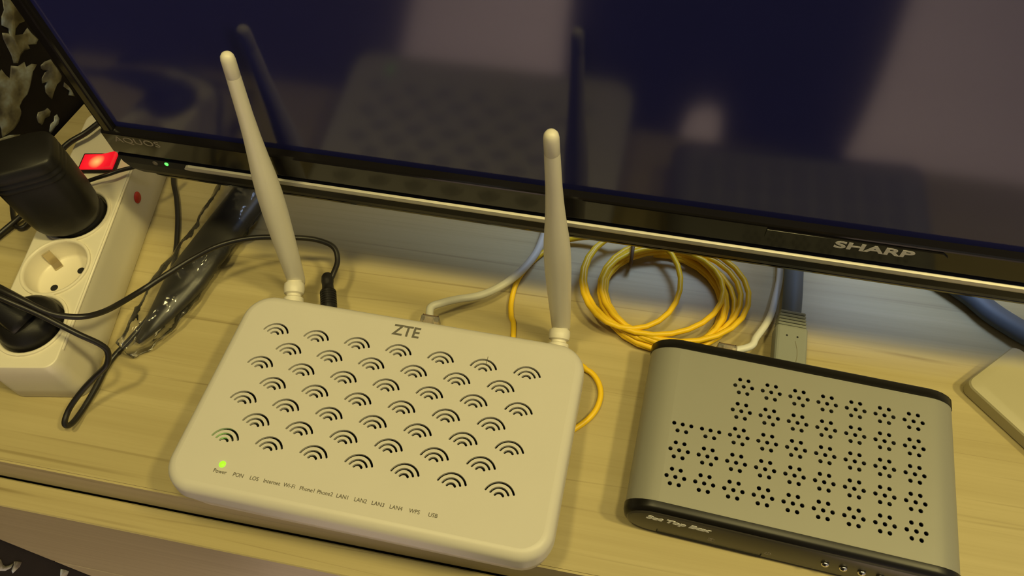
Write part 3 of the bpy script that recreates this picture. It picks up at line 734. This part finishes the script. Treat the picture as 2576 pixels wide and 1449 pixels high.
pr += [(0.0050, Ld - 0.006), (0.0038, Ld - 0.0045), (0.0036, Ld - 0.001), (0.0040, Ld + 0.001), (0.0038, Ld + 0.0045), (0.0026, Ld + 0.0065)]
lathe(mb, Mp, pr, 20); mb.build('barrel_plug', MAT['black'], dc, angle=40)

pB = [(-0.3462, 0.3283, 0.0022), (-0.3388, 0.3096, 0.0022), (-0.3290, 0.2938, 0.0022), (-0.3187, 0.2733, 0.0022), (-0.3084, 0.2467, 0.0022), (-0.3035, 0.2257, 0.0022), (-0.3035, 0.2006, 0.0022), (-0.3083, 0.1807, 0.0022), (-0.3136, 0.1656, 0.0022), (-0.3153, 0.1557, 0.0022), (-0.3149, 0.1427, 0.0024), (-0.3153, 0.1280, 0.0030), (-0.3156, 0.1175, 0.0050), (-0.3161, 0.1134, 0.0080), (-0.3168, 0.1149, 0.0110), (-0.3158, 0.1227, 0.0140), (-0.3095, 0.1320, 0.0200), (-0.3007, 0.1404, 0.0270), (-0.2924, 0.1462, 0.0340), (-0.2913, 0.1519, 0.0400), (-0.2939, 0.1536, 0.0460), (-0.3021, 0.1537, 0.0550), (-0.3122, 0.1553, 0.0610), (-0.3241, 0.1572, 0.0680), (-0.3431, 0.1595, 0.0760), (-0.3630, 0.1633, 0.0800)]
ob = cable('looped_cable', pB, 0.0018, MAT['cable_black'])
tag(ob, 'black cable running from under the television and looping beside the power strip', 'cable')

pC = [(-0.4511, 0.2223, 0.0030), (-0.4428, 0.2413, 0.0040), (-0.4344, 0.2565, 0.0060), (-0.4240, 0.2704, 0.0120), (-0.4085, 0.2840, 0.0300), (-0.3997, 0.2917, 0.0420), (-0.3938, 0.2996, 0.0455), (-0.3860, 0.3087, 0.0465), (-0.3790, 0.3234, 0.0465), (-0.3667, 0.3411, 0.0460)]
ob = cable('thick_cable', pC, 0.0021, MAT['cable_black'])
tag(ob, 'black cable passing behind the upright adapter towards the back of the television', 'cable')
pD = [(-0.3641, 0.2672, 0.0460), (-0.3579, 0.2705, 0.0470), (-0.3499, 0.2745, 0.0480), (-0.3435, 0.2803, 0.0470), (-0.3367, 0.2876, 0.0440), (-0.3310, 0.3023, 0.0360)]
ob = cable('thin_cable', pD, 0.0014, MAT['cable_black'])
tag(ob, 'thin black cable lying across the lit red switch', 'cable')
pE = [(-0.4772, 0.3079, 0.0040), (-0.4647, 0.2906, 0.0030), (-0.4531, 0.2730, 0.0030), (-0.4427, 0.2578, 0.0030), (-0.4350, 0.2498, 0.0030), (-0.4299, 0.2500, 0.0030), (-0.4280, 0.2561, 0.0030), (-0.4239, 0.2642, 0.0040)]
ob = cable('short_loop_cable', pE, 0.0016, MAT['cable_black'])
tag(ob, 'short loop of black cable on the tabletop left of the upright adapter', 'cable')

# plastic wrapped black object
bagt = thing('wrapped_bundle', 'black bundle wrapped in crinkled clear plastic film beside the power strip', 'bundle', (-0.2933, 0.2372, 0.0000))
axis = crom([(-0.3007, 0.1749, 0.0060), (-0.2958, 0.1893, 0.0070), (-0.2909, 0.2075, 0.0080), (-0.2860, 0.2298, 0.0090), (-0.2809, 0.2523, 0.0095), (-0.2765, 0.2739, 0.0095), (-0.2715, 0.2988, 0.0090), (-0.2684, 0.3217, 0.0080)], 6)
mb = MB()
def bw(t): return 0.0150 * min(1.0, 0.12 + 2.2 * t)
tube(mb, axis, bw, 20, flat=(1.0, 0.52)); mb.build('dark_bundle', simple('dark_wrapped_core', (0.012, 0.011, 0.011), 0.35, var=0.3, scale=60), bagt)
mb = MB(); lps = []
fa = crom([(-0.3050, 0.1671, 0.0050), (-0.2999, 0.1781, 0.0080), (-0.2950, 0.1908, 0.0100), (-0.2908, 0.2075, 0.0115), (-0.2873, 0.2289, 0.0120), (-0.2817, 0.2514, 0.0125), (-0.2779, 0.2736, 0.0125), (-0.2758, 0.2975, 0.0120), (-0.2760, 0.3227, 0.0100)], 5)
for i, p in enumerate(fa):
    t = i / (len(fa) - 1); tg = (fa[min(i + 1, len(fa) - 1)] - fa[max(i - 1, 0)]).normalized()
    a = tg.cross(Vector((0, 0, 1))).normalized(); w = 0.0165 * min(1.0, 0.35 + 1.8 * t) + (0.003 if t > 0.7 else 0.0); h = p.z - 0.001
    lp = []
    for j in range(28):
        an = 2 * math.pi * j / 28
        q = p + a * (w * math.cos(an)) + Vector((0, 0, max(-h, 0.0115 * math.sin(an))))
        nn = noise.noise(q * 130) * 0.0022 + noise.noise(q * 320) * 0.0010
        q = q + (a * math.cos(an) + Vector((0, 0, math.sin(an)))) * nn
        q.z = max(q.z, 0.0006)
        lp.append(q)
    lps.append(lp)
loft(mb, lps, True, True, True, True); mb.build('clear_film', MAT['film'], bagt)

# network cables
def rj45(parent, P, u, v, n):
    M_ = frame(P, u, v, n)
    mb = MB(); box(mb, M_, -0.0058, 0.0058, -0.010, 0.0075, -0.0040, 0.0040, 0.0005, 1); mb.build('connector', MAT['clear_plug'], parent)
    mb = MB()
    for k in range(8): box(mb, M_, -0.0040 + k * 0.00108, -0.0036 + k * 0.00108, -0.009, 0.004, -0.0005, 0.0005)
    o = mb.build('contacts', MAT['gold'], parent)
    mb = MB(); box(mb, M_, -0.0026, 0.0026, -0.008, 0.0055, 0.0050, 0.0058); mb.build('latch', MAT['clear_plug'], parent)
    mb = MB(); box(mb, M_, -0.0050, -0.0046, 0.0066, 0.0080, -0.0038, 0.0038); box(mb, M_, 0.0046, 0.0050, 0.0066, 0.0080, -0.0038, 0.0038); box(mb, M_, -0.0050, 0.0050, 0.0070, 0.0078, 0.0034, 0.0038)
    mb.build('edge_rib', simple('brown_rib', (0.12, 0.07, 0.04), 0.5), parent)  # brown strips around the cable end of the connector
eth = thing('ethernet_cable', 'grey network cable plugged into the back of the white router', 'cable', (-0.1220, 0.2279, 0.0000))
P = Vector((-0.1122, 0.2106, 0.0194)); rj45(eth, P, RU, Vector((RV.x, RV.y, 0)).normalized(), Vector((0, 0, 1)))
cable('cord', [P + Vector((0, 0.004, 0)), (-0.1148, 0.2258, 0.0185), (-0.1092, 0.2310, 0.0175), (-0.1004, 0.2370, 0.0150), (-0.0887, 0.2430, 0.0125), (-0.0787, 0.2512, 0.0105), (-0.0690, 0.2623, 0.0095), (-0.0619, 0.2744, 0.0085), (-0.0575, 0.2877, 0.0065), (-0.0560, 0.3009, 0.0035), (-0.0552, 0.3128, 0.0035), (-0.0550, 0.3300, 0.0035)], 0.0026, MAT['grey_cable'], eth)
eth2 = thing('ethernet_cable', 'white network cable plugged into the back of the set-top box', 'cable', (0.0830, 0.2342, 0.0000))
P = SM @ Vector((0.0205, 0.0235, -0.0135)); rj45(eth2, P, SU, SV, Vector((0, 0, 1)))
cable('cord', [P + SV * 0.004, (0.0838, 0.2335, 0.0165), (0.0876, 0.2411, 0.0155), (0.0942, 0.2542, 0.0115), (0.0980, 0.2641, 0.0080), (0.1012, 0.2782, 0.0045), (0.1040, 0.2955, 0.0035), (0.1043, 0.3149, 0.0035)], 0.0023, MAT['white_cable'], eth2)

hd = thing('video_cable', 'thick grey video cable with a wide ridged plug behind the set-top box', 'cable', (0.1156, 0.2399, 0.0000))
h0 = SM @ Vector((0.0575, 0.0232, -0.0165)); HZ = 0.0
HM = frame(h0, SU, SV, (0, 0, 1))
mb = MB(); box(mb, HM, -0.0095, 0.0095, -0.004, 0.030, -0.0065, 0.0065, 0.0022, 3); mb.build('plug_body', MAT['hdmi'], hd, angle=30)
mb = MB()
for k in range(5): box(mb, HM, -0.0085 + 0.0002 * k, 0.0085 - 0.0002 * k, 0.0302 + k * 0.0022, 0.0318 + k * 0.0022, -0.0058, 0.0058, 0.0006, 1)
mb.build('strain_ridge', MAT['hdmi'], hd)
mb = MB(); box(mb, HM, -0.0074, 0.0074, 0.0295, 0.0415, -0.0046, 0.0046, 0.0008, 1); mb.build('strain_core', MAT['dark_in'], hd)
for dx in (-0.0030, 0.0032):
    mb = MB(); lathe(mb, HM @ Matrix.Translation((dx, 0.022, 0.0064)), [(0.0006, 0), (0.0006, 0.0002)], 10); mb.build('dimple', MAT['dark_in'], hd)
mb = MB(); tube(mb, [HM @ Vector((0.0020 + 0.0016 * math.sin(t * 2.4), 0.019 - 0.014 * t, 0.0065)) for t in [k / 10 for k in range(11)]], 0.00018, 6); mb.build('moulded_line', MAT['mark'], hd)
cable('cord', [HM @ Vector((0, 0.038, 0)), HM @ Vector((0.0005, 0.060, -0.001)), HM @ Vector((0.0006, 0.085, -0.003)), HM @ Vector((0.001, 0.13, -0.005))], 0.0058, MAT['hdmi_cable'], hd, flat=(1.05, 0.8), seg=16)

# yellow fibre cable: coil, lead to the router, loop under the router
def turn(cx, cy, rx, ry, z0, z1, a0, a1, n=22):
    return [Vector((cx + rx * math.cos(math.radians(a0 + (a1 - a0) * k / n)), cy + ry * math.sin(math.radians(a0 + (a1 - a0) * k / n)), z0 + (z1 - z0) * k / n)) for k in range(n)]
path = []
turns = [(0.0290, 0.2640, 0.0405, 0.0380), (0.0300, 0.2650, 0.0375, 0.0350), (0.0330, 0.2630, 0.0435, 0.0395), (0.0300, 0.2670, 0.0400, 0.0370), (0.0360, 0.2660, 0.0440, 0.0360), (0.0270, 0.2640, 0.0380, 0.0385),
         (0.0370, 0.2690, 0.0470, 0.0370), (0.0310, 0.2650, 0.0420, 0.0360), (0.0060, 0.2680, 0.0318, 0.0375)]
turns = [(a + random.uniform(-0.002, 0.002), b + 0.0028 + random.uniform(-0.002, 0.002), c + random.uniform(-0.0015, 0.0015), d + random.uniform(-0.0015, 0.0015)) for a, b, c, d in turns]
NT = len(turns)
for i in range(NT):
    c, d = turns[i], turns[min(i + 1, NT - 1)]
    n = 24; z = 0.0019 + i * 0.0014; zn = 0.0019 + min(i + 1, NT - 1) * 0.0014
    for k in range(n):
        f = k / n; f = f * f * (3 - 2 * f)
        q = [c[j] + (d[j] - c[j]) * f for j in range(4)]
        a = math.radians(100 - 360 * k / n)
        path.append(Vector((q[0] + q[2] * math.cos(a), q[1] + q[3] * math.sin(a), z + (zn - z) * f)))
lead = [(-0.0030, 0.3042, 0.0120), (-0.0192, 0.3058, 0.0080), (-0.0379, 0.3029, 0.0040), (-0.0504, 0.2946, 0.0022), (-0.0609, 0.2803, 0.0020), (-0.0667, 0.2657, 0.0018), (-0.0677, 0.2500, 0.0018), (-0.0656, 0.2381, 0.0018), (-0.0618, 0.2267, 0.0018), (-0.055, 0.170, 0.0018), (-0.045, 0.155, 0.0018), (-0.0202, 0.2056, 0.0018), (-0.0110, 0.2078, 0.0018), (-0.0040, 0.2019, 0.0018), (-0.0008, 0.1924, 0.0018), (-0.0031, 0.1809, 0.0018), (-0.0112, 0.1702, 0.0018), (-0.0231, 0.1624, 0.0018), (-0.060, 0.150, 0.0018)]
fib = thing('fibre_cable', 'coiled yellow cable lying on the tabletop below the television', 'cable', (0.029, 0.265, 0))
mb = MB(); tube(mb, path + crom(lead, 8)[2:], 0.0018, 10); mb.build('cord', MAT['yellow'], fib)
tc_ = Vector((0.0063, 0.2946, 0.0090)); mb = MB()
tube(mb, [tc_ + Vector((0, 0.0075 * math.cos(a), 0.0072 * math.sin(a))) for a in [k * math.pi / 8 for k in range(17)]], 0.0012, 8, caps=False)
mb.build('cable_tie', simple('brown_tie', (0.12, 0.07, 0.03), 0.6), fib)

# slate grey cable and beige box at the right
ob = cable('flat_grey_cable', [(0.120, 0.350, 0.0052), (0.165, 0.342, 0.0052), (0.2041, 0.3144, 0.0052), (0.2222, 0.3015, 0.0052), (0.2328, 0.2910, 0.0052), (0.2435, 0.2832, 0.0052), (0.2563, 0.2758, 0.0052), (0.2777, 0.2684, 0.0052), (0.330, 0.255, 0.0052), (0.42, 0.275, 0.0052), (0.50, 0.33, 0.0052), (0.54, 0.43, 0.0052)], 0.0078, MAT['band'], flat=(1.0, 0.65), seg=16)
tag(ob, 'thick slate grey cable curving out from under the right of the television', 'cable')
BA = Vector((0.2102, 0.2347, 0.0120)); bu = Vector((0.7129, 0.7012, 0)); bv = Vector((0.7012, -0.7129, 0))
bxt = thing('beige_box', 'flat beige plastic box with a dark mark on top right of the set-top box', 'box', (BA.x + 0.05, BA.y, 0))
BM_ = frame((BA.x, BA.y, 0), bu, bv, (0, 0, 1))
def brect(d, r): return [BM_ @ Vector((x, y, 0)) for x, y in rrect(d, 0.0445 - d, d, 0.078 - d, r, 5)]
mb = MB(); loft(mb, [[p + Vector((0, 0, z)) for p in brect(d, r)] for d, r, z in ((0.0016, 0.004, 0.0), (0.0004, 0.005, 0.0010), (0.0, 0.005, 0.0095), (0.0006, 0.005, 0.0106), (0.0050, 0.005, 0.0122))], True, True, True)
mb.build('case', MAT['beige'], bxt, angle=25)
mb = MB(); lathe(mb, BM_ @ Matrix.Translation((0.0260, 0.0235, 0.0121)) @ Matrix.Rotation(0.2, 4, 'Z') @ Matrix.Diagonal((1.0, 2.6, 1, 1)), [(0.0010, 0), (0.0009, 0.0002)], 12); mb.build('dent_mark', MAT['mark'], bxt)

# ------------------------------------------------------------------ the photographer, seen only as a dark reflection in the screen
def skin_body():
    J = [(0.055, -0.165, 0.02), (0.055, -0.175, 0.14), (0.055, -0.195, 0.30), (0.055, -0.205, 0.44), (0.055, -0.200, 0.53), (0.055, -0.190, 0.585),
         (0.060, -0.170, 0.64), (0.062, -0.160, 0.72), (0.062, -0.165, 0.79)]
    R = [(0.150, 0.105), (0.145, 0.10), (0.150, 0.10), (0.145, 0.095), (0.075, 0.07), (0.052, 0.055), (0.062, 0.075), (0.076, 0.092), (0.055, 0.065)]
    Ed = [(i, i + 1) for i in range(8)]
    def chain(start, pts):
        prev = start
        for p, r in pts:
            J.append(p); R.append(r); Ed.append((prev, len(J) - 1)); prev = len(J) - 1
        return prev
    for s in (-1, 1):
        chain(0, [((0.055 + s * 0.090, -0.150, -0.10), (0.078, 0.088)), ((0.055 + s * 0.092, -0.140, -0.24), (0.066, 0.074)), ((0.055 + s * 0.085, -0.135, -0.44), (0.058, 0.062)),
                  ((0.055 + s * 0.088, -0.160, -0.62), (0.055, 0.058)), ((0.055 + s * 0.090, -0.180, -0.80), (0.042, 0.045)), ((0.055 + s * 0.094, -0.165, -0.865), (0.042, 0.035)), ((0.055 + s * 0.105, -0.06, -0.876), (0.040, 0.024)), ((0.055 + s * 0.108, -0.01, -0.880), (0.030, 0.018))])
    for s in (-1, 1):
        hx = 0.055 + s * 0.085
        e = chain(3, [((0.055 + s * 0.165, -0.205, 0.475), (0.062, 0.062)), ((0.055 + s * 0.225, -0.200, 0.350), (0.048, 0.048)), ((0.055 + s * 0.250, -0.165, 0.225), (0.042, 0.042)),
                      ((0.055 + s * 0.195, -0.110, 0.310), (0.036, 0.036)), ((0.055 + s * 0.125, -0.070, 0.385), (0.028, 0.026)), ((0.055 + s * 0.105, -0.058, 0.410), (0.034, 0.018))])
        for k in range(4):
            z0 = 0.425 - 0.010 * k
            chain(e, [((0.055 + s * (0.092 - 0.002 * k), -0.040, z0 + 0.006), (0.009, 0.009)), ((0.055 + s * 0.078, -0.026, z0 + 0.010), (0.0085, 0.0085)), ((0.055 + s * (0.060 + 0.004 * (k % 2)), -0.022, z0 + 0.010), (0.008, 0.008))])
        chain(e, [((0.055 + s * 0.090, -0.062, 0.436), (0.010, 0.010)), ((0.055 + s * 0.072, -0.050, 0.444), (0.009, 0.009)), ((0.055 + s * 0.060, -0.040, 0.446), (0.008, 0.008))])
    base = Vector((0.055, -0.15, FZ))
    me = bpy.data.meshes.new('person')
    me.from_pydata([Vector(p) - base for p in J], Ed, [])
    ob = bpy.data.objects.new('person', me); COL.objects.link(ob); ob.location = base
    bpy.context.view_layer.objects.active = ob
    md = ob.modifiers.new('skin', 'SKIN'); md.use_smooth_shade = True
    if not me.skin_vertices: bpy.context.view_layer.update()
    for i, (rx, ry) in enumerate(R):
        sv = me.skin_vertices[0].data[i]; sv.radius = (rx, ry); sv.use_root = (i == 0)
    sd = ob.modifiers.new('sub', 'SUBSURF'); sd.levels = 2; sd.render_levels = 2
    dg = bpy.context.evaluated_depsgraph_get()
    m2 = bpy.data.meshes.new_from_object(ob.evaluated_get(dg))
    ob.modifiers.clear(); ob.data = m2; bpy.data.meshes.remove(me)
    m2.materials.clear(); m2.materials.append(MAT['navy']); m2.materials.append(MAT['skin'])
    for p in m2.polygons:
        c = p.center + base; p.use_smooth = True
        hand = c.y > -0.098 and c.z > 0.33 and abs(c.x - 0.055) < 0.135
        p.material_index = 1 if (c.z > 0.565 or hand) else 0
    tag(ob, 'person in dark clothes standing in front of the cabinet, reflected in the television', 'person')
    mb = MB(); Mh = frame((0.062, -0.172, 0.745), (1, 0, 0), (0, 1, 0), (0, 0, 1)); lps = []
    for k in range(9):
        a = math.radians(-20 + 105 * k / 8); r = math.cos(a)
        lps.append([Mh @ Vector((0.083 * r * math.cos(t * math.pi / 12), -0.010 + 0.098 * r * math.sin(t * math.pi / 12), 0.085 * math.sin(a) + (0.03 if math.sin(t * math.pi / 12) > 0.3 and k == 0 else 0))) for t in range(24)])
    loft(mb, lps, True, False, True)
    h = mb.build('hair', MAT['hair'], None, origin=base); h.parent = ob; h.location = (0, 0, 0)
    for s in (-1, 1):
        mb = MB(); lathe(mb, frame((0.062 + s * 0.030, -0.080, 0.715), (1, 0, 0), (0, 0, 1), (0, 1, 0)), [(0.011, -0.006), (0.009, 0.002), (0.004, 0.005)], 14)
        y = mb.build('eye', MAT['white'], None, origin=base); y.parent = ob; y.location = (0, 0, 0)
    mb = MB(); tube(mb, [Vector((0.062, -0.078, 0.718)), Vector((0.062, -0.066, 0.695)), Vector((0.062, -0.056, 0.678)), Vector((0.062, -0.075, 0.672))], lambda t: 0.007 + 0.004 * t, 10)
    y = mb.build('nose', MAT['skin'], None, origin=base); y.parent = ob; y.location = (0, 0, 0)
skin_body()
